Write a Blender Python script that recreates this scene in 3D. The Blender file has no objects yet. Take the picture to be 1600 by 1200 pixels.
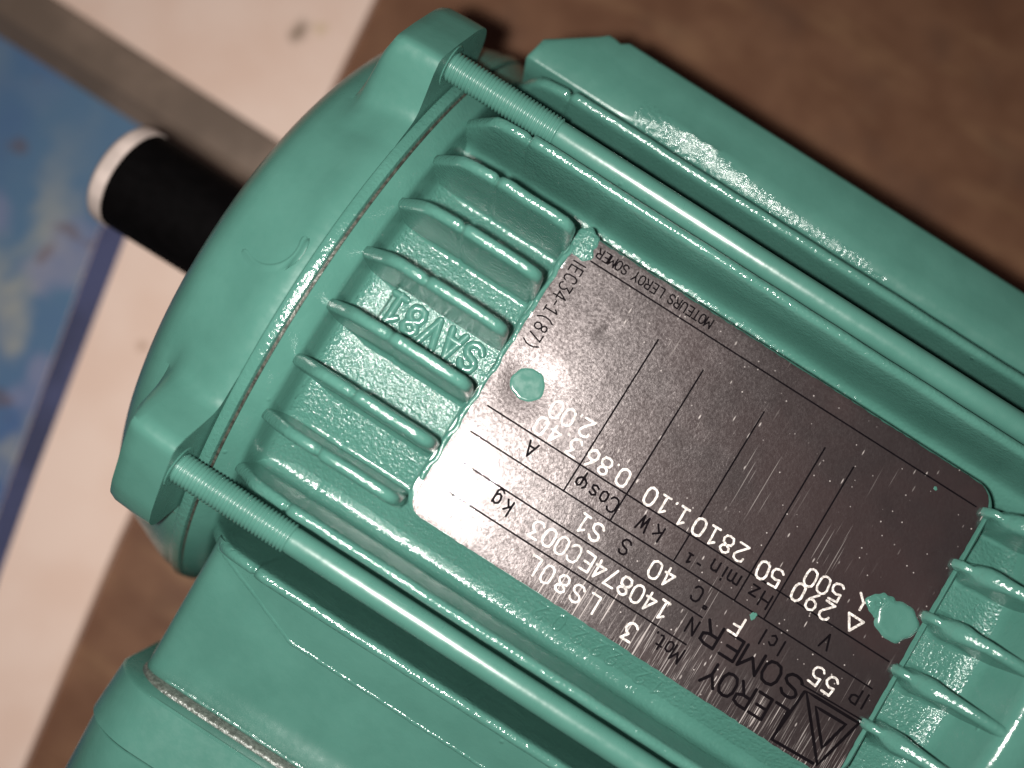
import bpy, bmesh, math, random
from mathutils import Matrix, Vector

random.seed(7)
sc = bpy.context.scene
MM = 0.001                       # everything below is written in millimetres
AX = 84.0                        # height of the motor axis above the floor, mm

# ------------------------------------------------------------------ camera
cam_d = bpy.data.cameras.new('camera')
cam = bpy.data.objects.new('camera', cam_d)
sc.collection.objects.link(cam)
sc.camera = cam
Rwc = Matrix(((0.84209405, 0.5373247, 0.04647337),
              (-0.53915109, 0.83645887, 0.09824793),
              (0.01391798, -0.10779017, 0.99407624)))
M4 = Rwc.transposed().to_4x4()
M4.translation = Vector((25.22, -19.80, 249.70 + AX)) * MM
cam.matrix_world = M4
cam_d.sensor_width = 36.0
cam_d.sensor_fit = 'HORIZONTAL'
cam_d.lens = 33.75
cam_d.clip_start = 0.01
cam_d.clip_end = 20.0
cam_d.dof.use_dof = True
cam_d.dof.focus_distance = 0.187
cam_d.dof.aperture_fstop = 5.9

# ------------------------------------------------------------------ light
world = bpy.data.worlds.new('World')
sc.world = world
world.use_nodes = True
bg = world.node_tree.nodes['Background']
bg.inputs['Color'].default_value = (0.055, 0.038, 0.038, 1)
bg.inputs['Strength'].default_value = 1.0

fl = bpy.data.lights.new('phone_flash', 'POINT')
fl.energy = 4.2
fl.color = (1.0, 0.955, 0.90)
fl.shadow_soft_size = 0.0035
flo = bpy.data.objects.new('phone_flash', fl)
flo.location = Vector((15.0, -27.0, 249.0 + AX)) * MM
sc.collection.objects.link(flo)

sc.view_settings.view_transform = 'Standard'
sc.view_settings.look = 'None'
sc.view_settings.exposure = 0.0
sc.view_settings.gamma = 1.0


# ------------------------------------------------------------------ materials
class NT:
    def __init__(self, name):
        self.m = bpy.data.materials.new(name)
        self.m.use_nodes = True
        self.t = self.m.node_tree
        self.p = self.t.nodes['Principled BSDF']
        self.out = self.t.nodes['Material Output']
        tc = self.n('ShaderNodeTexCoord')
        mp = self.n('ShaderNodeMapping')
        mp.inputs['Scale'].default_value = (1000, 1000, 1000)
        self.l(tc.outputs['Object'], mp.inputs['Vector'])
        self.co = mp.outputs['Vector']          # object coordinates in mm

    def n(self, k, **kw):
        nd = self.t.nodes.new(k)
        for a, b in kw.items():
            setattr(nd, a, b)
        return nd

    def l(self, a, b):
        self.t.links.new(a, b)

    def scaled(self, s):
        mp = self.n('ShaderNodeMapping')
        mp.inputs['Scale'].default_value = s
        self.l(self.co, mp.inputs['Vector'])
        return mp.outputs['Vector']

    def noise(self, scale, detail=2.0, rough=0.5, vec=None):
        nd = self.n('ShaderNodeTexNoise')
        nd.inputs['Scale'].default_value = scale
        nd.inputs['Detail'].default_value = detail
        nd.inputs['Roughness'].default_value = rough
        self.l(vec if vec is not None else self.co, nd.inputs['Vector'])
        return nd.outputs['Fac']

    def voro(self, scale, vec=None, rnd=1.0):
        nd = self.n('ShaderNodeTexVoronoi')
        nd.inputs['Scale'].default_value = scale
        nd.inputs['Randomness'].default_value = rnd
        self.l(vec if vec is not None else self.co, nd.inputs['Vector'])
        return nd.outputs['Distance']

    def ramp(self, src, a, b, va=0.0, vb=1.0):
        nd = self.n('ShaderNodeMapRange')
        nd.interpolation_type = 'SMOOTHSTEP'
        nd.inputs['From Min'].default_value = a
        nd.inputs['From Max'].default_value = b
        nd.inputs['To Min'].default_value = va
        nd.inputs['To Max'].default_value = vb
        self.l(src, nd.inputs['Value'])
        return nd.outputs['Result']

    def math(self, op, a, b):
        nd = self.n('ShaderNodeMath', operation=op)
        for i, v in enumerate((a, b)):
            if isinstance(v, (int, float)):
                nd.inputs[i].default_value = v
            else:
                self.l(v, nd.inputs[i])
        return nd.outputs[0]

    def mixc(self, fac, a, b):
        nd = self.n('ShaderNodeMix', data_type='RGBA')
        if isinstance(fac, (int, float)):
            nd.inputs[0].default_value = fac
        else:
            self.l(fac, nd.inputs[0])
        for i, v in ((6, a), (7, b)):
            if isinstance(v, tuple):
                nd.inputs[i].default_value = v + (1,)
            else:
                self.l(v, nd.inputs[i])
        return nd.outputs[2]

    def bump(self, h, dist_mm, prev=None):
        nd = self.n('ShaderNodeBump')
        nd.inputs['Strength'].default_value = 1.0
        nd.inputs['Distance'].default_value = dist_mm * MM
        self.l(h, nd.inputs['Height'])
        if prev is not None:
            self.l(prev, nd.inputs['Normal'])
        return nd.outputs['Normal']

    def xyz(self):
        nd = self.n('ShaderNodeSeparateXYZ')
        self.l(self.co, nd.inputs[0])
        return nd.outputs


GREEN = (0.052, 0.145, 0.118)
GREEN2 = (0.046, 0.132, 0.107)


def paint(name, grain=0.0, gscale=1.5, peel=0.010, rough=0.30):
    k = NT(name)
    c = k.mixc(k.ramp(k.noise(0.09, 3), 0.35, 0.65), GREEN, GREEN2)
    k.l(c, k.p.inputs['Base Color'])
    k.p.inputs['Specular IOR Level'].default_value = 0.7
    k.l(k.ramp(k.noise(0.5, 3), 0.3, 0.7, rough - 0.04, rough + 0.05), k.p.inputs['Roughness'])
    b = k.bump(k.noise(0.22, 2), peel * 6)
    b = k.bump(k.noise(1.3, 2), peel, b)
    pim = k.ramp(k.voro(0.085), 0.06, 0.0)          # sparse pimples under the paint
    b = k.bump(pim, 0.16, b)
    if grain:
        b = k.bump(k.noise(gscale, 3, 0.55), grain, b)
    k.l(b, k.p.inputs['Normal'])
    return k.m


M_PAINT = paint('green_paint_smooth')
M_RING = paint('green_paint_ring', grain=0.07, gscale=1.15, rough=0.17)
M_FIN = paint('green_paint_on_fins', grain=0.20, gscale=1.15, rough=0.15)
M_CAST = paint('green_paint_on_cast_floor', grain=0.42, gscale=1.25, rough=0.14)
M_RIVET = paint('green_paint_on_rivet', rough=0.15, peel=0.004)
M_EDGE = paint('green_paint_on_rough_edge', grain=0.36, gscale=1.1, rough=0.16)
M_BOX = paint('green_paint_on_box', grain=0.03, gscale=1.0, rough=0.30)


def simple(name, col, rough=0.5, metal=0.0, var=0.25, nscale=0.3, grain=0.0, gscale=1.5, spec=0.5):
    k = NT(name)
    d = tuple(max(0.0, x * (1 - var)) for x in col)
    k.l(k.mixc(k.ramp(k.noise(nscale, 4), 0.35, 0.65), d, col), k.p.inputs['Base Color'])
    k.p.inputs['Roughness'].default_value = rough
    k.p.inputs['Metallic'].default_value = metal
    k.p.inputs['Specular IOR Level'].default_value = spec
    if grain:
        k.l(k.bump(k.noise(gscale, 3), grain), k.p.inputs['Normal'])
    return k.m


M_GASKET = simple('rough_bare_gasket_edge', (0.10, 0.115, 0.10), 0.3, 0.1, 0.5, 1.2, 0.3, 1.2)
M_JOINT = simple('bare_metal_in_joint', (0.06, 0.062, 0.050), 0.4, 0.2, 0.6, 1.0, 0.22, 1.2)
M_BLACK = simple('black_plastic_sleeve', (0.0022, 0.0019, 0.0021), 0.7, 0, 0.3, spec=0.03)
M_WHITE = simple('white_sleeve_end', (0.56, 0.47, 0.43), 0.6, 0, 0.25, 0.12)
M_INK = simple('black_print', (0.005, 0.004, 0.005), 0.9, 0, 0.2, spec=0.0)
M_STAMP = simple('bright_stamped_metal', (0.62, 0.58, 0.55), 0.5, 0.0, 0.55, 2.2, 0.10, 1.8)


def plate_mat():
    k = NT('bright_aluminium_plate')
    X, Y, Z = k.xyz()
    reflection_tint = k.mixc(k.ramp(k.noise(0.045, 3), 0.38, 0.62), (0.42, 0.40, 0.42), (0.66, 0.53, 0.53))  # grey and brownish patches imitate room reflections, painted into the base colour
    k.p.inputs['Metallic'].default_value = 1.0
    k.l(reflection_tint, k.p.inputs['Base Color'])
    k.l(k.ramp(k.noise(0.9, 4, 0.7), 0.3, 0.7, 0.024, 0.044), k.p.inputs['Roughness'])
    b = k.bump(k.noise(0.055, 2), 0.35)
    b = k.bump(k.noise(0.22, 2), 0.035, b)
    grain = k.bump(k.noise(2.3, 3, 0.65), 0.012, b)
    grain = k.bump(k.noise(1.0, 2, 0.5, k.scaled((0.14, 3.4, 1.0))), 0.010, grain)
    k.l(grain, k.p.inputs['Normal'])

    def lobe(rough, col, aniso=0.0):
        g = k.n('ShaderNodeBsdfPrincipled')
        g.inputs['Metallic'].default_value = 1.0
        g.inputs['Base Color'].default_value = col + (1,)
        g.inputs['Roughness'].default_value = rough
        k.l(k.bump(k.noise(1.7, 4, 0.75), 0.05, b), g.inputs['Normal'])
        if aniso:                                   # rolled along its length: glints spread across it
            g.inputs['Anisotropic'].default_value = aniso
            tv = k.n('ShaderNodeCombineXYZ')
            tv.inputs[1].default_value = 1.0
            k.l(tv.outputs[0], g.inputs['Tangent'])
        return g.outputs[0]

    def mix(f, a, c):
        m = k.n('ShaderNodeMixShader')
        if isinstance(f, (int, float)):
            m.inputs[0].default_value = f
        else:
            k.l(f, m.inputs[0])
        k.l(a, m.inputs[1])
        k.l(c, m.inputs[2])
        return m.outputs[0]
    worn = k.ramp(k.noise(1.8, 4, 0.7), 0.3, 0.7, 0.028, 0.135)
    sh = mix(worn, k.p.outputs[0], lobe(0.36, (0.66, 0.60, 0.60), 0.62))
    sh = mix(0.028, sh, lobe(0.58, (0.62, 0.55, 0.54)))
    # handling scratches, mostly along the short side of the plate, thickest at its scuffed edge
    s1 = k.ramp(k.noise(1.0, 1, 0.5, k.scaled((2.6, 0.055, 1.0))), 0.675, 0.72)
    patch = k.ramp(k.noise(0.05, 2), 0.52, 0.66, 0.0, 0.40)
    low = k.ramp(Y, -12.0, -27.0, 0.0, 0.9)
    s2 = k.ramp(k.noise(1.0, 2, 0.6, k.scaled((3.6, 0.10, 1.0))), 0.53, 0.64)
    s2 = k.math('MULTIPLY', s2, k.ramp(Y, -19.0, -31.0, 0.0, 0.6))
    s2 = k.math('MULTIPLY', s2, k.ramp(k.noise(0.07, 2), 0.4, 0.6, 0.2, 1.0))
    s1 = k.math('MULTIPLY', s1, k.math('MAXIMUM', patch, low))
    rotm = k.n('ShaderNodeMapping')
    rotm.inputs['Rotation'].default_value = (0, 0, 0.5)
    rotm.inputs['Scale'].default_value = (1.5, 0.28, 1.0)
    k.l(k.co, rotm.inputs['Vector'])
    nick = k.ramp(k.voro(0.36, rotm.outputs['Vector']), 0.085, 0.03)
    rot2 = k.n('ShaderNodeMapping')
    rot2.inputs['Rotation'].default_value = (0, 0, -0.9)
    rot2.inputs['Scale'].default_value = (1.6, 0.5, 1.0)
    k.l(k.co, rot2.inputs['Vector'])
    nick2 = k.ramp(k.voro(0.27, rot2.outputs['Vector']), 0.09, 0.03)
    nick3 = k.ramp(k.voro(0.50), 0.10, 0.04)
    s = k.math('MAXIMUM', nick, nick2)
    s = k.math('MULTIPLY', k.math('MAXIMUM', s, nick3), k.ramp(k.noise(0.13, 2), 0.34, 0.54, 0.0, 1.0))
    s = k.math('MAXIMUM', k.math('MAXIMUM', s1, s2), s)
    dif = k.n('ShaderNodeBsdfPrincipled')
    dif.inputs['Base Color'].default_value = (0.30, 0.27, 0.26, 1)
    dif.inputs['Roughness'].default_value = 0.55
    dif.inputs['Metallic'].default_value = 0.2
    k.l(mix(s, sh, dif.outputs[0]), k.out.inputs['Surface'])
    return k.m


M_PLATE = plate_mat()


def floor_mat():
    k = NT('brown_floor_board')
    v = k.scaled((0.30, 1.0, 1.0))
    a = k.mixc(k.ramp(k.noise(0.05, 5, 0.6), 0.3, 0.7), (0.142, 0.067, 0.038), (0.192, 0.098, 0.057))
    b = k.mixc(k.ramp(k.noise(0.06, 4, 0.6, v), 0.50, 0.72, 0.0, 0.7), a, (0.26, 0.150, 0.082))
    b = k.mixc(k.ramp(k.noise(0.03, 3), 0.5, 0.75, 0.0, 0.6), b, (0.105, 0.056, 0.038))
    k.l(b, k.p.inputs['Base Color'])
    k.p.inputs['Roughness'].default_value = 0.55
    k.p.inputs['Specular IOR Level'].default_value = 0.3
    k.l(k.bump(k.noise(0.6, 4), 0.1), k.p.inputs['Normal'])
    return k.m


def board_mat():
    k = NT('cream_card')
    a = k.mixc(k.ramp(k.noise(0.03, 4), 0.35, 0.65), (0.75, 0.555, 0.46), (0.80, 0.62, 0.53))
    X, Y, Z = k.xyz()

    def spot(cx, cy, r0, r1, sx=1.0):
        d = k.math('ADD', k.math('POWER', k.math('MULTIPLY', k.math('SUBTRACT', X, cx), sx), 2.0),
                   k.math('POWER', k.math('SUBTRACT', Y, cy), 2.0))
        d = k.math('ADD', k.math('SQRT', d, 0.0), k.math('MULTIPLY', k.noise(0.25, 3), 7.0))
        return k.ramp(d, r1, r0)
    a = k.mixc(k.math('MULTIPLY', spot(-110.5, 81, 3.0, 11.0, 1.6), 0.85), a, (0.13, 0.085, 0.045))
    a = k.mixc(k.math('MULTIPLY', spot(-105.0, 86, 3.0, 7.5), 0.6), a, (0.45, 0.36, 0.12))
    a = k.mixc(k.math('MULTIPLY', spot(-92.0, -41.5, 3.0, 6.4), 0.75), a, (0.24, 0.12, 0.05))
    k.l(a, k.p.inputs['Base Color'])
    k.p.inputs['Roughness'].default_value = 0.6
    return k.m


def print_mat():
    k = NT('blurred_blue_picture_print')
    n1 = k.ramp(k.noise(0.016, 2, 0.5), 0.38, 0.62)
    n2 = k.ramp(k.noise(0.024, 3, 0.6, k.scaled((1.0, 0.8, 1.0))), 0.46, 0.62)
    n3 = k.ramp(k.noise(0.036, 2), 0.50, 0.64)
    X, Y, Z = k.xyz()
    pale = k.ramp(Y, 10.0, -40.0, 0.15, 1.0)
    n2 = k.math('MULTIPLY', n2, pale)
    n3 = k.math('MULTIPLY', n3, pale)
    a = k.mixc(n1, (0.060, 0.115, 0.26), (0.085, 0.165, 0.27))
    a = k.mixc(k.math('MULTIPLY', n2, 0.9), a, (0.30, 0.31, 0.29))
    a = k.mixc(k.math('MULTIPLY', n3, 0.55), a, (0.24, 0.235, 0.35))
    a = k.mixc(k.math('MULTIPLY', k.ramp(k.noise(0.07, 2), 0.64, 0.72), 0.5), a, (0.12, 0.07, 0.06))
    k.l(a, k.p.inputs['Base Color'])
    k.p.inputs['Roughness'].default_value = 0.45
    return k.m


M_FLOOR = floor_mat()
M_CARD = board_mat()
M_PRINT = print_mat()
M_BORDER = simple('dark_blue_print_border', (0.060, 0.070, 0.155), 0.5, 0, 0.35, 0.04)
M_BAR = simple('dull_grey_brown_bar', (0.21, 0.155, 0.12), 0.5, 0.1, 0.3, 0.05, 0.2, 0.4)


# ------------------------------------------------------------------ mesh helpers
def link(name, verts, faces, mats, parent=None, loc=None, smooth=True, angle=50, fmat=None):
    me = bpy.data.meshes.new(name)
    me.from_pydata([(v[0] * MM, v[1] * MM, v[2] * MM) for v in verts], [], faces)
    bm = bmesh.new()
    bm.from_mesh(me)
    bmesh.ops.remove_doubles(bm, verts=bm.verts, dist=1e-7)
    if fmat is None:
        bmesh.ops.recalc_face_normals(bm, faces=bm.faces)
    bm.to_mesh(me)
    bm.free()
    if not isinstance(mats, (list, tuple)):
        mats = [mats]
    for m in mats:
        me.materials.append(m)
    if smooth:
        me.polygons.foreach_set('use_smooth', [True] * len(me.polygons))
        me.set_sharp_from_angle(angle=math.radians(angle))
    o = bpy.data.objects.new(name, me)
    sc.collection.objects.link(o)
    if parent is not None:
        o.parent = parent
    if loc is not None:
        o.location = Vector(loc) * MM
    return o


def part(name, vf, mats, parent, **kw):
    """a part of the motor, written in motor coordinates (axis = x, z up)"""
    loc = (0, 0, AX) if parent.type == 'EMPTY' else None
    return link(name, vf[0], vf[1], mats, parent, loc, **kw)


class MB:
    def __init__(self):
        self.v, self.f = [], []

    def add(self, v, f):
        b = len(self.v)
        self.v += v
        self.f += [tuple(i + b for i in q) for q in f]
        return self

    @property
    def vf(self):
        return self.v, self.f


def lathe(profile, seg=96, cy=0.0, cz=0.0, cap=True, grow=None):
    """profile: (x, r) pairs, turned about an axis along x"""
    v, f = [], []
    n = len(profile)
    for i in range(seg):
        a = 2 * math.pi * i / seg
        c, s = math.cos(a), math.sin(a)
        for x, r in profile:
            if grow:
                r += grow(a) * min(max((r - 62) / 9.0, 0), 1)
            v.append((x, cy + r * c, cz + r * s))
    for i in range(seg):
        j = (i + 1) % seg
        for k in range(n - 1):
            f.append((i * n + k, i * n + k + 1, j * n + k + 1, j * n + k))
    if cap:
        f.append(tuple(i * n for i in range(seg)))
        f.append(tuple(i * n + n - 1 for i in reversed(range(seg))))
    return v, f


def prism_x(section, stations):
    """closed section [(y,z)...] swept along x; stations: list of (x, function or None)"""
    v, f = [], []
    n = len(section)
    for x, fn in stations:
        for y, z in section:
            v.append((x,) + (fn(y, z) if fn else (y, z)))
    for k in range(len(stations) - 1):
        for i in range(n):
            j = (i + 1) % n
            f.append((k * n + i, k * n + j, (k + 1) * n + j, (k + 1) * n + i))
    f.append(tuple(range(n)))
    f.append(tuple((len(stations) - 1) * n + i for i in reversed(range(n))))
    return v, f


def rrect(x0, x1, y0, y1, r, seg=6):
    pts = []
    for cx, cy, a0 in ((x1 - r, y1 - r, 0), (x0 + r, y1 - r, 90), (x0 + r, y0 + r, 180), (x1 - r, y0 + r, 270)):
        for i in range(seg + 1):
            a = math.radians(a0 + 90 * i / seg)
            pts.append((cx + r * math.cos(a), cy + r * math.sin(a)))
    return pts


def zR(R, y):
    return math.sqrt(max(R * R - y * y, 1.0))


# ------------------------------------------------------------------ stroke lettering
G = {
    '0': [[(.35, 0), (.1, .2), (0, .6), (0, 1.4), (.1, 1.8), (.35, 2), (.65, 2), (.9, 1.8), (1, 1.4), (1, .6), (.9, .2), (.65, 0), (.35, 0)]],
    '1': [[(.1, 1.55), (.55, 2), (.55, 0)], [(.15, 0), (.95, 0)]],
    '2': [[(0, 1.5), (.1, 1.82), (.4, 2), (.65, 2), (.92, 1.8), (1, 1.45), (.85, 1.1), (0, 0), (1, 0)]],
    '3': [[(.05, 2), (1, 2), (.5, 1.25), (.8, 1.12), (1, .8), (1, .5), (.85, .15), (.5, 0), (.2, .05), (0, .3)]],
    '4': [[(.75, 0), (.75, 2), (0, .6), (1, .6)]],
    '5': [[(.95, 2), (.1, 2), (.05, 1.12), (.5, 1.25), (.85, 1.1), (1, .75), (1, .5), (.85, .15), (.5, 0), (.2, .05), (0, .3)]],
    '6': [[(.75, 2), (.2, 1.2), (0, .7), (.1, .2), (.5, 0), (.9, .2), (1, .62), (.9, 1.0), (.5, 1.2), (.2, 1.1)]],
    '7': [[(0, 2), (1, 2), (.35, 0)]],
    '8': [[(.5, 1.12), (.15, 1.3), (.05, 1.6), (.2, 1.9), (.5, 2), (.8, 1.9), (.95, 1.6), (.85, 1.3), (.5, 1.12), (.1, .9), (0, .5), (.15, .12), (.5, 0), (.85, .12), (1, .5), (.9, .9), (.5, 1.12)]],
    '9': [[(.25, 0), (.8, .8), (1, 1.3), (.9, 1.8), (.5, 2), (.1, 1.8), (0, 1.38), (.1, 1), (.5, .8), (.8, .9)]],
    'A': [[(0, 0), (.5, 2), (1, 0)], [(.17, .65), (.83, .65)]],
    'C': [[(1, .4), (.85, .1), (.55, 0), (.2, .1), (0, .5), (0, 1.5), (.2, 1.9), (.55, 2), (.85, 1.9), (1, 1.6)]],
    'E': [[(.95, 0), (0, 0), (0, 2), (.95, 2)], [(0, 1.05), (.75, 1.05)]],
    'F': [[(0, 0), (0, 2), (.95, 2)], [(0, 1.05), (.75, 1.05)]],
    'H': [[(0, 0), (0, 2)], [(1, 0), (1, 2)], [(0, 1.05), (1, 1.05)]],
    'I': [[(.5, 0), (.5, 2)]],
    'L': [[(0, 2), (0, 0), (.9, 0)]],
    'M': [[(-.1, 0), (-.1, 2), (.5, .75), (1.1, 2), (1.1, 0)]],
    'N': [[(0, 0), (0, 2), (1, 0), (1, 2)]],
    'O': [[(.5, 0), (.18, .12), (0, .6), (0, 1.4), (.18, 1.88), (.5, 2), (.82, 1.88), (1, 1.4), (1, .6), (.82, .12), (.5, 0)]],
    'P': [[(0, 0), (0, 2), (.6, 2), (.95, 1.8), (.95, 1.2), (.6, .95), (0, .95)]],
    'R': [[(0, 0), (0, 2), (.6, 2), (.95, 1.8), (.95, 1.25), (.6, 1.02), (0, 1.02)], [(.5, 1.02), (1, 0)]],
    'S': [[(0, .35), (.2, .08), (.5, 0), (.8, .08), (1, .4), (1, .7), (.8, .95), (.2, 1.15), (.03, 1.4), (.03, 1.65), (.2, 1.92), (.5, 2), (.8, 1.92), (.97, 1.65)]],
    'T': [[(0, 2), (1, 2)], [(.5, 2), (.5, 0)]],
    'U': [[(0, 2), (0, .5), (.15, .12), (.5, 0), (.85, .12), (1, .5), (1, 2)]],
    'V': [[(0, 2), (.5, 0), (1, 2)]],
    'W': [[(0, 2), (.25, 0), (.5, 1.6), (.75, 0), (1, 2)]],
    'Y': [[(0, 2), (.5, 1.0), (1, 2)], [(.5, 1.0), (.5, 0)]],
    'w': [[(0, 0), (.5, .95), (1, 0)], [(.5, .95), (.5, 2)]],   # star connection sign
    'z': [[(.1, 1.35), (.9, 1.35), (.1, 0), (.9, 0)]],
    'c': [[(.9, .25), (.55, 0), (.15, .25), (.1, .7), (.15, 1.15), (.55, 1.4), (.9, 1.15)]],
    'g': [[(.9, 1.35), (.9, -.3), (.7, -.6), (.35, -.62), (.12, -.4)], [(.9, 1.1), (.5, 1.38), (.12, 1.1), (.08, .6), (.2, .15), (.5, 0), (.9, .3)]],
    'i': [[(.5, 0), (.5, 1.35)], [(.5, 1.8), (.5, 1.95)]],
    'k': [[(.1, 0), (.1, 2)], [(.85, 1.4), (.12, .6)], [(.4, .85), (.9, 0)]],
    'l': [[(.5, 0), (.5, 2)]],
    'm': [[(0, 0), (0, 1.35), (.35, 1.35), (.5, 1.1), (.5, 0)], [(.5, 1.15), (.65, 1.35), (.9, 1.35), (1, 1.1), (1, 0)]],
    'n': [[(.1, 0), (.1, 1.35)], [(.1, 1.1), (.4, 1.38), (.75, 1.3), (.88, 1), (.88, 0)]],
    'o': [[(.5, 0), (.15, .2), (.08, .7), (.15, 1.2), (.5, 1.4), (.85, 1.2), (.92, .7), (.85, .2), (.5, 0)]],
    's': [[(.1, .25), (.5, 0), (.88, .2), (.85, .55), (.2, .85), (.12, 1.15), (.5, 1.4), (.88, 1.2)]],
    't': [[(.4, 1.9), (.4, .2), (.6, 0), (.85, .1)], [(.1, 1.35), (.85, 1.35)]],
    '.': [[(.5, 0), (.5, .12)]],
    '-': [[(.2, .95), (.8, .95)]],
    '(': [[(.75, 2.2), (.4, 1.6), (.3, .9), (.4, .3), (.75, -.3)]],
    ')': [[(.25, 2.2), (.6, 1.6), (.7, .9), (.6, .3), (.25, -.3)]],
    'D': [[(0, 0), (.5, 1.7), (1, 0), (0, 0)]],                 # stands for the delta sign
    'f': [[(.2, 1.2), (0, .9), (.05, .4), (.4, .05), (.75, .1), (1, .5), (.95, 1.0), (.7, 1.2), (.5, 1.0), (.5, -.65)]],   # phi
    'd': [[(.3, 1.55), (.3, 1.9), (.7, 1.9), (.7, 1.55), (.3, 1.55)]],   # degree ring
}


def ribbon(pts, w, prof):
    """a band of width w along the polyline; prof = [(offset -1..1, height)] across it"""
    n = len(pts)
    closed = n > 3 and (Vector(pts[0]) - Vector(pts[-1])).length < 1e-6
    P = [Vector(p) for p in pts]
    T = []
    for i in range(n):
        if closed and i in (0, n - 1):
            a, b = P[-2], P[1]
        else:
            a, b = P[max(i - 1, 0)], P[min(i + 1, n - 1)]
        d = b - a
        T.append(d.normalized() if d.length > 1e-9 else Vector((1, 0)))
    rows = []
    if not closed:
        for fr, sc_ in ((.5, .0), (.42, .55), (.25, .87)):
            rows.append((P[0] - T[0] * w * fr, T[0], sc_))
    for i in range(n):
        k = 1.0
        if 0 < i < n - 1:
            c = (P[i] - P[i - 1]).normalized().dot((P[i + 1] - P[i]).normalized())
            k = min(1.0 / math.sqrt(max((1 + c) / 2, 0.12)), 1.28)
        rows.append((P[i], T[i], k))
    if not closed:
        for fr, sc_ in ((.25, .87), (.42, .55), (.5, .0)):
            rows.append((P[-1] + T[-1] * w * fr, T[-1], sc_))
    v, f = [], []
    m = len(prof)
    for p, t, k in rows:
        nrm = Vector((-t.y, t.x))
        for o, h in prof:
            q = p + nrm * (o * w * .5 * max(k, 0.02))
            v.append((q.x, q.y, h * (1 if k > 0.5 else k + .4)))
    for i in range(len(rows) - 1):
        for j in range(m - 1):
            f.append((i * m + j, i * m + j + 1, (i + 1) * m + j + 1, (i + 1) * m + j))
    return v, f


def text_mesh(text, p0, p1, h, w, stroke, place, prof, slant=0.0, wob=0.0):
    """letters between the centre of the first glyph p0 and the centre of the last p1 (mm, plate x,y)"""
    mb = MB()
    n = len(text)
    p0 = Vector(p0)
    if p1 is None:
        d = Vector((-1, 0))
        step = 0.0
    else:
        d = Vector(p1) - p0
        step = d.length
        d.normalize()
    up = Vector((d.y, -d.x))            # reading frame seen from above
    up = Vector((-d.y, d.x))
    rt = random.Random(text)
    kz = 0
    cen, t_ = [], 0.0
    for ch in text:
        cw = {'.': .42, 'i': .6, 'l': .6, 'I': .6, ' ': .75, '-': .8}.get(ch, 1.0)
        cen.append(t_ + cw / 2)
        t_ += cw
    span = max(cen[-1] - cen[0], 1e-6)
    for i, ch in enumerate(text):
        if ch == ' ':
            continue
        c = p0 + d * step * ((cen[i] - cen[0]) / span)
        for pl in G[ch]:
            pts = []
            for gx, gy in pl:
                q = c + d * ((gx - .5) * w + slant * (gy - 1) * h / 2) + up * ((gy - 1) * h / 2)
                pts.append((q.x + rt.uniform(-wob, wob), q.y + rt.uniform(-wob, wob)))
            if len(pts) > 3 and pl[0] == pl[-1]:
                pts[-1] = pts[0]
            runs, cur = [], [pts[0]]                     # break the stroke at sharp corners
            for q0, q1, q2 in zip(pts, pts[1:], pts[2:]):
                cur.append(q1)
                if (Vector(q1) - Vector(q0)).normalized().dot((Vector(q2) - Vector(q1)).normalized()) < .3:
                    runs.append(cur)
                    cur = [q1]
            cur.append(pts[-1])
            runs.append(cur)
            for run in runs:
                v, f = ribbon(run, stroke * (1 + rt.uniform(-2, 2) * wob), prof)
                kz += 1
                mb.add([place(x, y, z + 0.0015 * (kz % 7)) for x, y, z in v], f)
    return mb.vf


# ------------------------------------------------------------------ the place: floor, card, bar
def slab(x0, x1, y0, y1, z0, z1):
    v = [(x, y, z) for z in (z0, z1) for x, y in ((x0, y0), (x1, y0), (x1, y1), (x0, y1))]
    f = [(3, 2, 1, 0), (4, 5, 6, 7), (0, 1, 5, 4), (1, 2, 6, 5), (2, 3, 7, 6), (3, 0, 4, 7)]
    return v, f


v, f = slab(-1500, 1500, -1500, 1500, -20, 0)
o = link('floor', v, f, M_FLOOR, smooth=False)
o['kind'] = 'structure'

# sheet of card lying under the shaft end; local frame: x along its long edge
card = bpy.data.objects.new('printed_card', None)
sc.collection.objects.link(card)
card['label'] = 'cream card with a blurred blue picture and dark blue border, lying under the motor shaft'
card['category'] = 'printed card'


def quad_prism(pts, z0, z1):
    n = len(pts)
    v = [(x, y, z0) for x, y in pts] + [(x, y, z1) for x, y in pts]
    f = [tuple(reversed(range(n))), tuple(range(n, 2 * n))]
    f += [(i, (i + 1) % n, n + (i + 1) % n, n + i) for i in range(n)]
    return v, f


link('card_sheet', *quad_prism([(-28, -260), (-62, -100), (-90.5, 76), (-112, 210), (-420, 170), (-420, -260)], 0.0, 4.0), M_CARD, card, smooth=False)
link('picture', *quad_prism([(-58, -252), (-101, -111), (-127, -18), (-136.5, 24), (-410, 24), (-410, -252)], 4.0, 4.25), M_PRINT, card, smooth=False)
link('picture_border', *quad_prism([(-46, -252), (-57.7, -252), (-100.7, -111), (-126.7, -18), (-136.2, 24), (-126, 24), (-118.7, -13), (-96.7, -98), (-87.5, -130)][::-1], 4.004, 4.3), M_BORDER, card, smooth=False)

sec = [(21.5, 4.0), (27.5, 11.6), (28.6, 12.0), (41.6, 12.0), (42.2, 11.4), (42.2, 4.0)]
o = link('flat_bar', *prism_x(sec, [(-420, None), (-60, None)]), M_BAR, smooth=True, angle=30)
o['label'] = 'dull grey-brown flat bar crossing the cream card and running in behind the motor shaft'
o['category'] = 'bar'

# ------------------------------------------------------------------ the motor
motor = bpy.data.objects.new('electric_motor', None)
motor['label'] = 'green painted electric motor with cooling fins and a metal rating plate, lying on its side'
motor['category'] = 'electric motor'
sc.collection.objects.link(motor)

RR, RF = 77.0, 60.0
XL, XR = -13.0, 132.0

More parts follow.
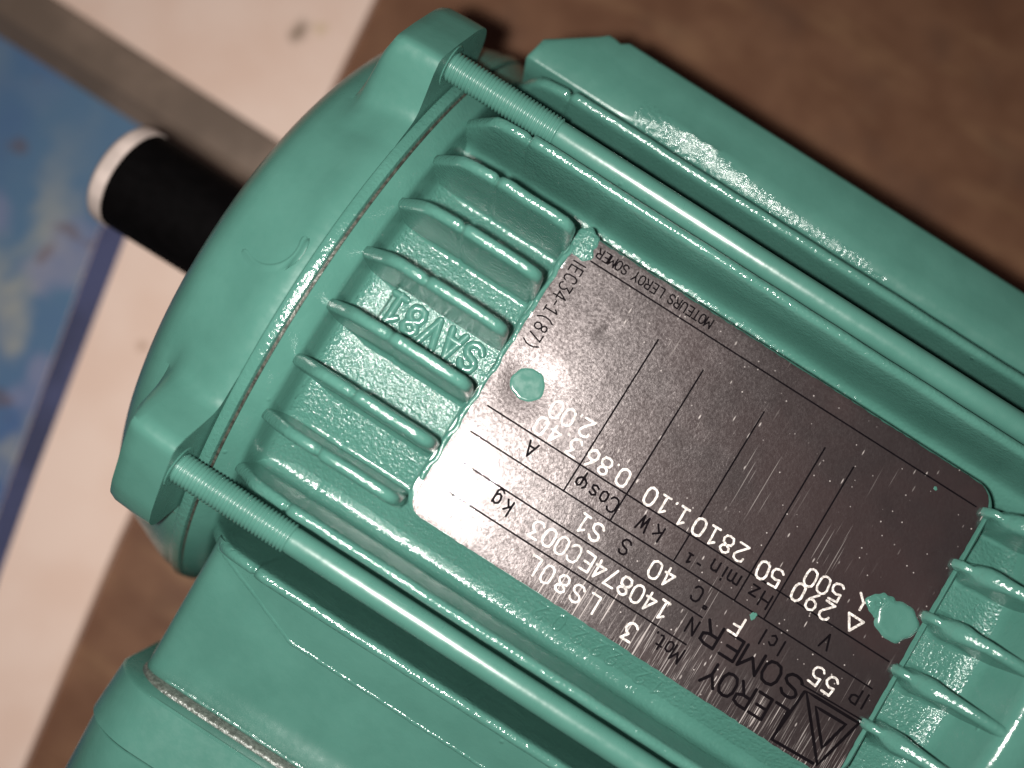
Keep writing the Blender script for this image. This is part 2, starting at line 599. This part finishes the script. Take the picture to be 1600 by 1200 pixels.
# --- housing: end rings and the channel floor between them
def wide(a):
    """the frame is a little broader towards foot and terminal box than towards the plate"""
    return 4.5 * math.cos(a) ** 4


prof = [(-18.3, 60), (-18.3, 72.0), (-18.1, 72.3), (-16.4, 71.3), (-14.7, 70.3), (-14.2, 69.8), (-13.9, 68.9), (-13.5, 65.5), (-13.1, 62.9), (-12.5, 61.6), (-11.4, 60.9), (-9.8, 60.5), (-6.2, RF)]
prof += [(x, RF) for x in (10, 30, 50, 70, 90, 110, 125)]
prof += [(127.5, 60.4), (129, 61.5), (130.2, 63.5), (131.2, 73), (131.6, 74.6), (132.3, 75.6), (133.2, 76), (140, 76), (140.5, 75.5), (140.5, 60)]
v, f = lathe(prof, 160, cap=False, grow=wide)
# slight casting unevenness
rnd = random.Random(3)
v = [(x, y, z) for x, y, z in v]
n = len(prof)
hs = part('housing', (v, f), [M_RING, M_CAST], motor, angle=60)
for p in hs.data.polygons:
    c = p.center / MM
    r = math.hypot(c.y, c.z)
    p.material_index = 1 if (r < 61.3 and -14 < c.x < 129.5) else 0


part('fan_cowl', lathe([(140.4, 70), (140.4, 75.2), (141.2, 76), (192, 76), (198, 74.5), (203, 71), (206, 65), (207, 20)], 96), M_PAINT, motor, angle=40)

# --- fins
def fin(y, xs, zb, th=2.35, base=3.1, parent=motor, flip=1, name='cooling_fin', wob=0.10, seed=0):
    """xs: list of (x, tip z, width factor); rounded tip, tapered sides"""
    r = random.Random(seed * 17 + int(y * 10))
    # subdivide long runs
    st = [xs[0]]
    for a, b in zip(xs, xs[1:]):
        L = b[0] - a[0]
        k = max(1, int(L / 4.0))
        for i in range(1, k + 1):
            t = i / k
            st.append(tuple(a[j] + (b[j] - a[j]) * t for j in range(3)))
    v, f = [], []
    m = None
    for x, zt, wf in st:
        w = th * wf * .5
        zt2 = zt + r.uniform(-wob, wob)
        dy = r.uniform(-wob, wob) * .6
        wb = base * .5 * (.35 + .65 * wf)

        def foot_pts(sg):
            pts_ = []
            big = abs(abs(y) - 42) < 1 and sg * y < 0        # the deep outer channels have a full fillet
            if y == 42 and sg < 0:                            # ledge beside the long edge of the plate
                t_ = min(max((x - 2) / 12.0, 0), 1)
                for o_, z_ in ((5.4, 50.4), (1.9, 51.4), (1.3, 51.7), (.8, 52.3), (.42, 53.4), (.2, 55.4), (0, 62.5)):
                    pts_.append((sg * (wb + o_), min(z_ - 2.0 * (1 - t_), zt2 - w - 1.5)))
                return pts_
            for o_, h_ in (((4.6, -.1), (3.0, .55), (1.7, 1.7), (.75, 3.4), (.15, 6.0)) if big else ((1.5, -.25), (.85, .08), (.36, .38), (.1, .85), (0, 1.6))):
                yy = y + sg * (wb + o_)
                zf = zR(RF, yy) if abs(yy) < RF - 4 else zb
                pts_.append((sg * (wb + o_), zf + h_ if zf > zb else zb + h_))
            return pts_
        L_ = foot_pts(-1)
        R_ = foot_pts(1)[::-1]
        R_ = [R_[0]] * (len(L_) - len(R_)) + R_ if len(L_) > len(R_) else R_
        row = [(L_[0][0], zb)] + L_ + [(-w * 1.12, zt2 - w - 1.2)]
        for i in range(0, 7):
            a = math.pi * (1 - i / 6)
            row.append((w * math.cos(a), zt2 - w + w * math.sin(a)))
        row += [(w * 1.12, zt2 - w - 1.2)] + R_ + [(R_[-1][0], zb)]
        m = len(row)
        v += [(x, y + dy + q[0], flip * q[1]) for q in row]
    for i in range(len(st) - 1):
        for j in range(m - 1):
            f.append((i * m + j, i * m + j + 1, (i + 1) * m + j + 1, (i + 1) * m + j))
    f.append(tuple(range(m)))
    f.append(tuple((len(st) - 1) * m + i for i in reversed(range(m))))
    return part(name, (v, f), M_FIN, parent, angle=75)


def left_profile(y, top=82.0):
    out = []
    for x, R, wf in ((-15.2, 67.6, .55), (-15.05, 69.4, .78), (-14.6, 70.6, .95), (-13.6, 72.0, 1.02), (-11.9, 74.4, 1.05), (-9.8, 77.4, 1.08), (-8.0, 79.6, 1.05),
                     (-6.0, 80.5, 1.0), (-1.2, 81.3, .98), (-.55, 81.2, .95), (-.25, 80.6, .86), (.05, 80.6, .84), (.4, 81.5, .96), (1.0, top, 1.02), (2.2, top + .1, 1.05)):
        out.append((x, zR(R + (top - 82), y), wf))
    return out


def base_z(y):
    return zR(RF, abs(y) - 1.0) - 3.0


full_right = [(40, 1.0), (80, 1.0), (118, 1.0), (133, 1.0)]
for s, (y, top) in enumerate(((59.6, 82.0), (42, 82.0), (-42, 82.0), (-57, 82.0))):
    zt = zR(top, y)
    zb = base_z(y) if abs(y) < 55 else 22.0
    fin(y, left_profile(y, top) + [(x, zt, w) for x, w in full_right], zb, seed=s)
for s, y in enumerate((30, 18, 6, -6, -18, -30)):
    zt = zR(82, y)
    L = left_profile(y) + [(12, zt - .1, 1.05), (15.0, zt - .4, 1.05), (16.3, zt - 1.2, .95), (16.9, zt - 2.6, .75), (17.2, zt - 4.5, .5)]
    fin(y, L, base_z(y), seed=10 + s)
    zt2 = zR(79.5, y)
    L = [(114.6, 62.2, .55), (115.3, 64.6, .75), (116.2, 65.4, .8), (117.2, 65.6, .75), (118.0, 67.2, 1.2), (119.2, 69.3, 1.55), (120.6, 70.4, 1.6), (122.0, 71.0, 1.35),
         (123.6, min(72.6, zt2), 1.1), (126, min(74.0, zt2), 1.0), (133, min(75.5, zt2), 1.0)]
    fin(y, L, base_z(y), seed=30 + s)
for y in (-6, 6):          # fins underneath, on which the motor rests
    fin(y, left_profile(y, 84.0) + [(x, zR(84.0, y), w) for x, w in full_right], base_z(y), seed=50, flip=-1, wob=0.0)

# --- raised pad under the plate
o = part('plate_pad', (lambda P: ([(x, y, 40.0) for x, y in P] + [(x, y, 60.9) for x, y in P] + [(x + (0.5 if x < 60 else -0.5) * 1, y + (0.5 if y < 0 else -0.5), 61.45) for x, y in P],
     [(i, (i + 1) % len(P), len(P) + (i + 1) % len(P), len(P) + i) for i in range(len(P))] +
     [(len(P) + i, len(P) + (i + 1) % len(P), 2 * len(P) + (i + 1) % len(P), 2 * len(P) + i) for i in range(len(P))] +
     [tuple(range(2 * len(P), 3 * len(P)))]))(rrect(16.6, 117.2, -31.4, 34.9, 5.5, 10)), M_PAINT, motor, angle=40)

# --- raised panel with the cast mark between two fins
mb = MB()
NX, NY = 40, 14
X0, X1, Y0, Y1 = -7.6, 17.4, -4.6, 4.6
for i in range(NX + 1):
    for j in range(NY + 1):
        x = X0 + (X1 - X0) * i / NX
        y = Y0 + (Y1 - Y0) * j / NY
        e = min((x - X0) / 1.2, 1.0)
        e = e * e * (3 - 2 * e)
        mb.v.append((x, y, 59.2 + 3.6 * e))
for i in range(NX):
    for j in range(NY):
        a = i * (NY + 1) + j
        mb.f.append((a, a + NY + 1, a + NY + 2, a + 1))
panel = part('cast_panel', mb.vf, M_CAST, motor, angle=60)
dome = [(-1, -.2), (-.8, .25), (-.4, .42), (0, .48), (.4, .42), (.8, .25), (1, -.2)]
vf = text_mesh('SAV81', (13.0, .5), (-4.8, .5), 5.5, 3.0, 1.8, lambda x, y, z: (x, y, 62.8 + z * 1.6), dome)
part('raised_letters', vf, M_RING, panel, angle=80)

# faint cast figures on the channel floor beside the plate
dome2 = [(-1, -.1), (-.6, .12), (0, .18), (.6, .12), (1, -.1)]
for s_, a_, b_ in (('12', (81.0, -35.4), (77.2, -35.4)), ('22', (70.2, -35.4), (66.6, -35.4)), ('2', (62.0, -35.4), None), ('02', (57.0, -35.4), (52.6, -35.4))):
    vf = text_mesh(s_, a_, b_, 3.4, 1.8, .7, lambda x, y, z: (x, y + .9, zR(RF, y + .9) + z + .12), dome2)
    part('raised_figure', vf, M_FIN, hs, angle=80)

# --- the joint between housing and end shield
part('joint_ring', lathe([(-19.6, 66), (-19.6, 71.5), (-18.1, 71.5), (-18.1, 66)], 128, cap=False, grow=wide), M_JOINT, motor)

# --- end shield with the tie rod lugs grown out of it
base_prof = [(-18.95, 68.0), (-18.95, 71.9), (-19.2, 72.5), (-20.6, 72.9), (-21.3, 72.7), (-21.6, 72.1), (-21.65, 72.05), (-21.9, 72.05), (-22.6, 72.1), (-24, 72.0),
             (-25.5, 71.6), (-27, 71.1), (-28.5, 70.5), (-30, 69.9), (-31.5, 69.4), (-33, 68.9), (-34.5, 68.5), (-36, 68.0), (-37.5, 67.6), (-39, 67.0), (-40.4, 66.1),
             (-41.8, 64.7), (-43.0, 62.8), (-44.2, 60.2), (-45.2, 57.0), (-46.1, 52.0), (-46.6, 46.0), (-46.9, 30.0), (-46.9, 8.0)]
lug_poly = [(27, 67.0), (33, 65.6), (36.3, 66.6), (38.6, 69.8), (41.0, 73.9), (42.6, 75.0), (44.4, 74.6), (50, 70.2), (57.0, 64.0), (59.8, 60.6), (60.6, 57.5), (59.8, 54.0), (57.4, 50.4), (55.5, 48.6), (54, 47.4)]
# polar radius of the lug outline by angle
lug_pol = sorted((math.atan2(z, y), math.hypot(y, z)) for y, z in lug_poly)


def lug_R(a):
    if a <= lug_pol[0][0] or a >= lug_pol[-1][0]:
        return 0.0
    for (a0, r0), (a1, r1) in zip(lug_pol, lug_pol[1:]):
        if a0 <= a <= a1:
            # straight chord between the outline points
            y0, z0, y1, z1 = r0 * math.cos(a0), r0 * math.sin(a0), r1 * math.cos(a1), r1 * math.sin(a1)
            dx, dz = y1 - y0, z1 - z0
            den = math.cos(a) * dz - math.sin(a) * dx
            return (y0 * dz - z0 * dx) / den
    return 0.0


def lug_s(a):
    w = 0.0
    t = 0.0
    for k in range(-4, 5):
        g = math.exp(-(k / 2.0) ** 2)
        q = a + k * 0.006
        t += g * max(lug_R(q), 72.05 + wide(q))
        w += g
    return t / w - 72.05 - wide(a)


def lug_x(x):
    """how far the lug stands out at x: full at its flat inner face, falling to the front"""
    if x > -21.62:
        return 0.0
    if x > -30.6:
        return 1.0
    t = (x + 30.6) / -4.6
    t = min(max(t, 0), 1)
    return 1 - t * t


SEG = 540
v, f = [], []
n = len(base_prof)
for i in range(SEG):
    a = 2 * math.pi * i / SEG
    # fold to the first quadrant: four lugs
    aa = math.atan2(abs(math.sin(a)), abs(math.cos(a)))
    lr = max(lug_s(aa), 0.0)
    for x, r in base_prof:
        lx = lug_x(x)
        rr = r + wide(a) * min(max((r - 56) / 14.0, 0), 1) + lr * lx + (72.05 - r) * lx * min(lr / 4, 1.0) * .8
        v.append((x, rr * math.cos(a), rr * math.sin(a)))
for i in range(SEG):
    j = (i + 1) % SEG
    for k in range(n - 1):
        f.append((i * n + k, i * n + k + 1, j * n + k + 1, j * n + k))
f.append(tuple(i * n + n - 1 for i in reversed(range(SEG))))
shield = part('end_shield', (v, f), [M_PAINT, M_FIN], motor, angle=42)
for p in shield.data.polygons:
    if p.center.x / MM > -21.6:
        p.material_index = 1
# ring mark of the casting ejector
arc = []
for i in range(15):
    a = math.radians(-118 + 138 * i / 14)
    arc.append((-30.3 + 6.2 * math.cos(a), -1.2 + 6.2 * math.sin(a)))


def shield_r(x):
    for (x0, r0), (x1, r1) in zip(base_prof[9:], base_prof[10:]):
        if x1 <= x <= x0:
            return r0 + (r1 - r0) * (x - x0) / (x1 - x0)
    return 73.0


vr, fr = ribbon(arc, 2.4, [(-1, -.03), (-.5, .06), (0, .17), (.3, .30), (.45, .28), (.72, .02), (1, -.05)])
part('ejector_mark', ([(x, y, zR(shield_r(x), y) - .03 + z) for x, y, z in vr], fr), M_PAINT, shield, angle=80)

# --- shaft with its black transport sleeve
shaft = part('shaft_sleeve', lathe([(-44, 13.2), (-89.4, 13.8), (-89.8, 13.8)], 96, -1.2), M_BLACK, motor)
part('sleeve_end', lathe([(-89.8, 13.7), (-90.0, 14.1), (-92.5, 14.2), (-93.6, 13.9), (-94.4, 13.0), (-94.6, 11.0)], 96, -1.2), M_WHITE, shaft)


# --- tie rods with rolled thread
def rod(y, z):
    t = part('tie_rod', lathe([(3.4, 2.55), (4.2, 2.68), (140, 2.68)], 40, y, z), M_PAINT, motor)
    pr = [(-23.0, 2.6)]
    x = -23.0
    while x < 3.3:
        pr += [(x + .02, 2.62), (x + .26, 3.08), (x + .50, 3.08), (x + .74, 2.62)]
        x += 0.78
    pr.append((3.5, 2.6))
    part('thread', lathe(pr, 48, y, z), M_PAINT, t, angle=65)
    return t


for sy in (-1, 1):
    rod(47 * sy, 66.2)
    # small spot face round the hole in the lug
    part('spot_face', lathe([(-21.7, 4.4), (-21.45, 4.2), (-21.45, 2.9)], 40, 47 * sy, 66.2, cap=False), M_FIN, shield)

# --- foot, its side seen along the upper right
rn = random.Random(11)


def lump(x, k):
    return .55 * math.sin(x * .61 + k) * math.sin(x * .23 + 1.3 * k) + .35 * math.sin(x * 1.7 + 2 * k)


xs = [-13.6, -13.4, -12.6] + [(-11 + i * 1.6) for i in range(96)]
nsec = None
fv, ff = [], []
for x in xs:
    # outer edge: slanted front end, then a small step
    if x < -12.7:
        yo = 66.0
    elif x < -2.6:
        yo = 70.3 + (x + 12.7) * .86
    elif x < 1.0:
        yo = 79.0
    elif x < 3.0:
        yo = 78.6
    else:
        yo = 80.0
    e = .0 if x > -12.7 else (.3 if x > -13.5 else .8)
    lu = lump(x, 0.4)
    w = 1.0 if x < 40 else max(.35, 1 - (x - 40) / 60.0)
    q_ = min(max((x - 11) / 9.0, 0), 1)
    w *= q_
    ins = .12 + .88 * q_ + 1.0 * math.exp(-((x - 27) / 14.0) ** 2) * q_
    if x > -2.6:
        yo += 1.4

    def zf(y):
        return 49.0 - .24 * max(0.0, y - 67.5) - e
    y2 = min(70.5, yo - 3.0)
    kf = .12 + q_ * (0.43 + .6 * math.exp(-((x - 28) / 15.0) ** 2))
    row = [(64.0, -46), (64.0, 20), (64.1, 40 - e), (64.2, 49 - 3.0 * kf - e), (64.2 + .8 * kf + .3 * lu * w, 49 - 1.9 * kf + .15 * lump(x, 2.0) * w - e),
           (64.2 + 2.5 * kf + .4 * lu * w, 49 - 1.1 * kf + .16 * lump(x, 3.1) * w - e), (64.25 + 4.4 * kf + .6 * lu * w, 49.0 - .1 * kf - e)]
    y2 = max(y2, row[-1][0] + .3)
    row += [(y2, zf(y2)), ((y2 + yo - 1.2) / 2, zf((y2 + yo - 1.2) / 2)), (yo - 1.2, zf(yo - 1.2)), (yo - .4, zf(yo - .4) - .35), (yo, zf(yo) - 1.3), (yo + .2, 40.0), (yo + .2, -46)]
    nsec = len(row)
    fv += [(x, y, z) for y, z in row]
for i in range(len(xs) - 1):
    for j in range(nsec):
        k = (j + 1) % nsec
        ff.append((i * nsec + j, i * nsec + k, (i + 1) * nsec + k, (i + 1) * nsec + j))
ff.append(tuple(range(nsec)))
ff.append(tuple((len(xs) - 1) * nsec + i for i in reversed(range(nsec))))
foot = part('foot', (fv, ff), [M_BOX, M_EDGE], motor, angle=50)
for p in foot.data.polygons:
    c = p.center / MM
    if 13 < c.x < 78 and c.z > 43 and c.y < 69.6 - max(0, c.x - 22) * .07:
        p.material_index = 1

# --- terminal box pedestal, gasket and lid on the lower left
tb = MB()
ys = [-56.0, -56.8, -57.6, -58.4, -59.4, -60.6, -62, -63.4, -64.6, -65.6, -66.4, -67.4, -69, -72, -76, -80, -84, -86.8, -88.2, -88.9, -89.3]
xs = [-10.6, -10.5, -10.2, -9.6, -8.8, -7.8, -6.4] + [-5 + i * 1.7 for i in range(80)]


def box_z(x, y):
    t = min(max((x + 8) / 21.0, 0), 1)
    yc = -58.2 - 8.2 * t
    zb = 51.0 + .36 * (y + 66)
    if y > yc:
        z = 51.0 + .36 * (yc + 66) + (y - yc) * .6
        z -= .0
    else:
        z = zb
    # soft convex break
    d = abs(y - yc)
    if d < 1.4:
        z += .14 * (1.4 - d)
        if x > 14:
            z += .10 * lump(x * 1.1, 1.7) * max(0, 1 - d / 1.4) * max(.25, 1 - (x - 14) / 50)
    # rounded left end and far edge
    if x < -6.4:
        q = (-6.4 - x) / 4.2
        z -= 4.2 * (1 - math.sqrt(max(1 - min(q, 1) ** 2, 0)))
    if y < -87.5:
        q = min((-87.5 - y) / 1.8, 1)
        z -= 1.5 * (1 - math.sqrt(max(1 - q * q, 0)))
    return z


nx, ny = len(xs), len(ys)
for x in xs:
    for y in ys:
        tb.v.append((x, y, box_z(x, y)))
for i in range(nx - 1):
    for j in range(ny - 1):
        a = i * ny + j
        tb.f.append((a, a + ny, a + ny + 1, a + 1))
# skirt down to the far side
b0 = len(tb.v)
ring = [i * ny for i in range(nx)] + [(nx - 1) * ny + j for j in range(1, ny)] + [i * ny + ny - 1 for i in range(nx - 2, -1, -1)] + [j for j in range(ny - 2, 0, -1)]
for i in ring:
    x, y, z = tb.v[i]
    tb.v.append((x, y, -50.0))
for k in range(len(ring)):
    k2 = (k + 1) % len(ring)
    tb.f.append((ring[k], ring[k2], b0 + k2, b0 + k))
box = part('terminal_box', tb.vf, M_BOX, motor, angle=48)


line = []
x = -9.0
while x < 118:
    t = min(max((x + 8) / 21.0, 0), 1)
    line.append((x, -58.2 - 8.2 * t + .1 * lump(x, .7)))
    x += .8
vl, flr = ribbon(line, 1.0, [(-1, -.12), (-.6, .10), (0, .26), (.6, .10), (1, -.12)])
part('parting_line', ([(x, y, box_z(x, y) + z * (.75 + .4 * lump(x * 2.1, .2)) * (.45 if x < 12 else 1)) for x, y, z in vl], flr), M_FIN, box, angle=80)


edge = [(-4.5 + i * .9, -88.35 + .08 * lump(i * .9, 2.2)) for i in range(135)]
vl, flr = ribbon(edge, 1.1, [(-1, -.12), (-.6, .12), (0, .30), (.6, .12), (1, -.12)])
part('paint_ridge', ([(x, y, box_z(x, y) + z * (.8 + .35 * lump(x * 1.7, .9))) for x, y, z in vl], flr), M_FIN, box, angle=80)


def y_prism(P, ylist):
    """outline P in (x,z); ylist: (y, inset)"""
    cx = sum(p[0] for p in P) / len(P)
    cz = sum(p[1] for p in P) / len(P)
    n = len(P)
    v, f = [], []
    for y, ins in ylist:
        for x, z in P:
            v.append((x + math.copysign(ins, cx - x), y, z + math.copysign(ins, cz - z)))
    for k in range(len(ylist) - 1):
        for i in range(n):
            j = (i + 1) % n
            f.append((k * n + i, k * n + j, (k + 1) * n + j, (k + 1) * n + i))
    f.append(tuple(range(n)))
    f.append(tuple((len(ylist) - 1) * n + i for i in reversed(range(n))))
    return v, f


part('gasket', y_prism(rrect(-11.2, 128, -50, 46.0, 9, 10), [(-88.6, .4), (-89.2, 0), (-90.1, 0), (-90.4, .4)]), M_GASKET, box, angle=60)
part('box_flange', y_prism(rrect(-15.0, 131, -52, 51.0, 13, 16), [(-89.6, .5), (-90.1, 0), (-100.6, 0), (-101.0, .45)]), M_BOX, box, angle=40)
part('box_cover', y_prism(rrect(-14.4, 130.4, -51.4, 50.4, 13, 16), [(-101.0, .5), (-101.4, 0), (-118, 1.5), (-123, 4)]), M_BOX, box, angle=40)

# ------------------------------------------------------------------ rating plate
PZ = 62.0
outline = []
px0, px1, py0, py1 = 18.2, 115.6, -30.9, 34.4
for cx, cy, a0, r in ((px1 - 4.5, py1 - 4.5, 0, 4.5), (px0 + 3.0, py1 - 3.0, 90, 3.0), (px0 + 3.4, py0 + 3.4, 180, 3.4), (px1 - 3.4, py0 + 3.4, 270, 3.4)):
    for i in range(7):
        a = math.radians(a0 + 15 * i)
        outline.append((cx + r * math.cos(a), cy + r * math.sin(a)))
dense = []
for (xa, ya), (xb, yb) in zip(outline, outline[1:] + outline[:1]):
    L = math.hypot(xb - xa, yb - ya)
    k = max(1, int(L / 1.1))
    for i in range(k):
        dense.append((xa + (xb - xa) * i / k, ya + (yb - ya) * i / k))


def plate_z(x, y):
    z = PZ
    for cx, cy, dep, rad in ((25.3, 2.2, .75, 5.6), (110.2, 2.4, .5, 6.0)):
        d = math.hypot(x - cx, y - cy)
        z -= dep * math.exp(-(d / rad) ** 2)
    # the dent near the left end
    u, w = (x - 32.8) * .35 + (y - 19.6) * .94, (x - 32.8) * .94 - (y - 19.6) * .35
    z -= .22 * math.exp(-(u / 2.6) ** 2 - (w / 1.1) ** 2)
    z += .10 * math.sin(x * .05) * math.sin(y * .07 + 1)
    return z


rp = random.Random(5)
pv, pf = [], []
cx, cy = 60.0, 2.0
NR = 56
nd = len(dense)
jit = [rp.uniform(-.12, .12) for _ in dense]
for k in range(NR + 1):
    s = (k + .02) / (NR + .02)
    for i, (x, y) in enumerate(dense):
        jx = jit[i] if k == NR else 0
        qx, qy = cx + (x - cx) * s + jx * .6, cy + (y - cy) * s + jx
        pv.append((qx, qy, plate_z(qx, qy) - (.06 if k == NR else 0)))
for k in range(NR):
    for i in range(nd):
        j = (i + 1) % nd
        pf.append((k * nd + i, (k + 1) * nd + i, (k + 1) * nd + j, k * nd + j))
pf.append(tuple(range(nd)))
b0 = len(pv)
for i in range(nd):
    x, y, z = pv[NR * nd + i]
    pv.append((x, y, z - .65))
for i in range(nd):
    j = (i + 1) % nd
    pf.append((NR * nd + i, b0 + i, b0 + j, NR * nd + j))
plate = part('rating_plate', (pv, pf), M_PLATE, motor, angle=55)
plate['label'] = 'scratched bright metal rating plate with stamped white figures'

flat = [(-1, .02), (1, .02)]


def on_plate(x, y, z):
    return (x, y, plate_z(x, y) + .012 + z)


STAMP = [('0.86', (50.83, -3.2), (43.66, -3.25)), ('1.10', (64.6, -3.3), (57.32, -3.4)), ('2810', (78.06, -3.15), (68.54, -3.3)),
         ('50', (86.41, -3.5), (83.5, -3.7)), ('40', (68.56, -14.8), (65.5, -15.0)), ('S1', (51.98, -15.0), (48.9, -14.9)),
         ('140874EC003', (70.76, -20.7), (41.92, -20.8)), ('LS80L', (58.4, -26.9), (44.9, -26.9)), ('3', (67.53, -27.6), None),
         ('F', (84.48, -15.4), None), ('55', (106.0, -15.5), (102.8, -15.3)), ('290', (98.17, -3.7), (91.59, -3.55)),
         ('500', (98.04, .5), (92.3, .1)), ('2.00', (39.61, 1.1), (32.58, .95)), ('3.40', (39.62, -3.35), (31.8, -3.35))]
for s_, a_, b_ in STAMP:
    hh = 3.5
    ww = 2.05
    part('stamped_figure', text_mesh(s_, a_, b_, hh, ww, .45, on_plate, flat, wob=.045), M_STAMP, plate, smooth=False)
part('stamped_sign', text_mesh('D', (103.9, -3.3), None, 3.4, 3.4, .50, on_plate, flat), M_STAMP, plate, smooth=False)
part('stamped_sign', text_mesh('w', (103.7, 1.5), None, 2.9, 2.9, .50, on_plate, flat), M_STAMP, plate, smooth=False)

PRINT = [('Mot.', (77.5, -26.4), (72.2, -26.2), 3.0, 1.5), ('N', (77.3, -20.3), None, 3.0, 1.7), ('C', (74.9, -14.5), None, 3.0, 1.7), ('d', (77.5, -14.9), None, 2.8, 1.4),
         ('S', (58.2, -14.4), None, 3.0, 1.7), ('kW', (62.2, -8.7), (58.9, -8.6), 3.0, 2.0), ('Cos', (51.9, -8.75), (47.3, -8.75), 3.0, 1.7), ('f', (44.4, -8.9), None, 3.2, 2.1),
         ('m', (79.4, -8.4), None, 2.9, 2.3), ('i', (77.3, -8.4), None, 2.9, 1.2), ('n', (75.1, -8.4), None, 2.9, 1.8), ('-1', (72.2, -9.5), (70.0, -9.5), 1.8, 1.1), ('Hz', (86.85, -8.4), (84.1, -8.4), 2.9, 1.8),
         ('V', (101.1, -8.7), None, 3.0, 1.8), ('Icl', (94.3, -14.6), (90.0, -14.6), 3.0, 1.5), ('IP', (113.4, -14.5), (111.2, -14.5), 3.0, 1.6), ('A', (32.6, -8.3), None, 3.0, 1.9),
         ('kg', (34.8, -20.3), (32.2, -20.3), 3.0, 1.6), ('SOMER', (99.6, -19.6), (81.2, -19.6), 4.4, 3.3), ('LEROY', (99.9, -26.0), (85.3, -26.0), 4.4, 3.0),
         ('MOTEURS LEROY SOMER', (49.05, 32.2), (23.4, 32.2), 2.0, 1.05), ('IEC34-1(87)', (21.0, 28.2), (21.4, 9.2), 2.7, 1.35)]
for s_, a_, b_, hh, ww in PRINT:
    st = .62 if s_ in ('SOMER', 'LEROY') else (.31 if len(s_) > 8 else .42)
    part('printed_text', text_mesh(s_, a_, b_, hh, ww, st, on_plate, flat), M_INK, plate, smooth=False)


def ruled(a, b, w=.34):
    n_ = max(2, int(math.hypot(b[0] - a[0], b[1] - a[1]) / 1.5))
    pts = [(a[0] + (b[0] - a[0]) * i / n_, a[1] + (b[1] - a[1]) * i / n_) for i in range(n_ + 1)]
    v_, f_ = ribbon(pts, w, flat)
    part('ruled_line', ([on_plate(x, y, z - .012) for x, y, z in v_], f_), M_INK, plate, smooth=False)


for a, b in (((22.6, 29.9), (113.3, 29.9)), ((20.9, -5.62), (113.6, -5.4)), ((20.8, -11.65), (113.3, -11.65)), ((21.1, -17.6), (78, -17.8)),
             ((22.7, -23.85), (78.1, -23.85)), ((101, -18.3), (114.6, -17.8))):
    ruled(a, b)
for x, y0, y1 in ((42.3, 23.8, -11.5), (53.07, 23.5, -11.5), (67.68, 23, -11.5), (81.7, 23.5, -11.5), (88.5, 23.3, -11.4)):
    ruled((x, y1), (x, y0))
# the printed double outline emblem
for tri in ([(102.6, -18.9), (114.4, -18.6), (111.4, -29.6), (102.6, -18.9)], [(105.6, -20.4), (112.3, -20.2), (110.6, -26.4), (105.6, -20.4)], [(102.3, -19.2), (101.4, -30.2), (110.6, -29.8)]):
    pts = []
    for (xa, ya), (xb, yb) in zip(tri, tri[1:]):
        for i in range(6):
            pts.append((xa + (xb - xa) * i / 6, ya + (yb - ya) * i / 6))
    pts.append(tri[-1])
    v_, f_ = ribbon(pts, .62, flat)
    part('printed_emblem', ([on_plate(x, y, z) for x, y, z in v_], f_), M_INK, plate, smooth=False)


# --- rivets and dried paint on the plate edge
def blob(cx, cy, r, h, seed, z0=None, sy=1.0, amp=.12, rough=0.0, segs=40, flat_top=.72):
    q = random.Random(seed)
    ph = [q.uniform(0, 6.28) for _ in range(6)]
    v, f = [], []
    R_ = 9
    for k in range(R_ + 1):
        s = k / R_
        for i in range(segs):
            a = 2 * math.pi * i / segs
            rr = r * (1 + amp * (.5 * math.sin(2 * a + ph[0]) + .35 * math.sin(3 * a + ph[1]) + .3 * math.sin(5 * a + ph[2]) + .22 * math.sin(9 * a + ph[3])))
            x, y = cx + rr * s * math.cos(a), cy + rr * s * math.sin(a) * sy
            e = 1.0 if s < flat_top else math.sqrt(max(0, 1 - ((s - flat_top) / (1 - flat_top)) ** 2))
            base = plate_z(x, y) if z0 is None else z0
            z = base - .05 + h * e + (q.uniform(-rough, rough) if 0 < k < R_ else 0)
            v.append((x, y, z))
    for k in range(R_):
        for i in range(segs):
            j = (i + 1) % segs
            f.append((k * segs + i, (k + 1) * segs + i, (k + 1) * segs + j, k * segs + j))
    return v, f


part('rivet', blob(25.3, 2.2, 3.7, .36, 3, amp=.08, z0=61.35, flat_top=.9), M_RIVET, plate, angle=70)
part('rivet', blob(110.9, 2.1, 4.3, .9, 8, amp=.13, rough=.02), M_PAINT, plate, angle=70)
part('paint_blob', blob(107.2, 3.0, 2.9, .75, 21, amp=.2, rough=.22, flat_top=.4), M_FIN, plate, angle=80)
part('paint_blob', blob(19.6, 32.3, 3.1, .55, 5, amp=.24, rough=.12, flat_top=.4), M_CAST, plate, angle=80)
part('paint_blob', blob(86.4, -12.2, .75, .12, 6, amp=.3), M_FIN, plate, angle=80)
part('paint_blob', blob(104.6, 28.6, .42, .12, 9, amp=.2), M_FIN, plate, angle=80)
# bead of paint along the left edge of the plate
bead = []
q = random.Random(4)
y = -24.0
while y < 32:
    t = (y + 24) / 56
    bead.append((17.9 + .25 * math.sin(y * .9) + q.uniform(-.12, .12), y))
    y += .7
vb, fb = ribbon(bead, 1.5, [(-1, -.9), (-.8, -.2), (-.3, .35), (.3, .38), (.8, .15), (1, -.3)])
part('paint_bead', ([(x, y, 61.75 + z * .8) for x, y, z in vb], fb), M_FIN, plate, angle=80)
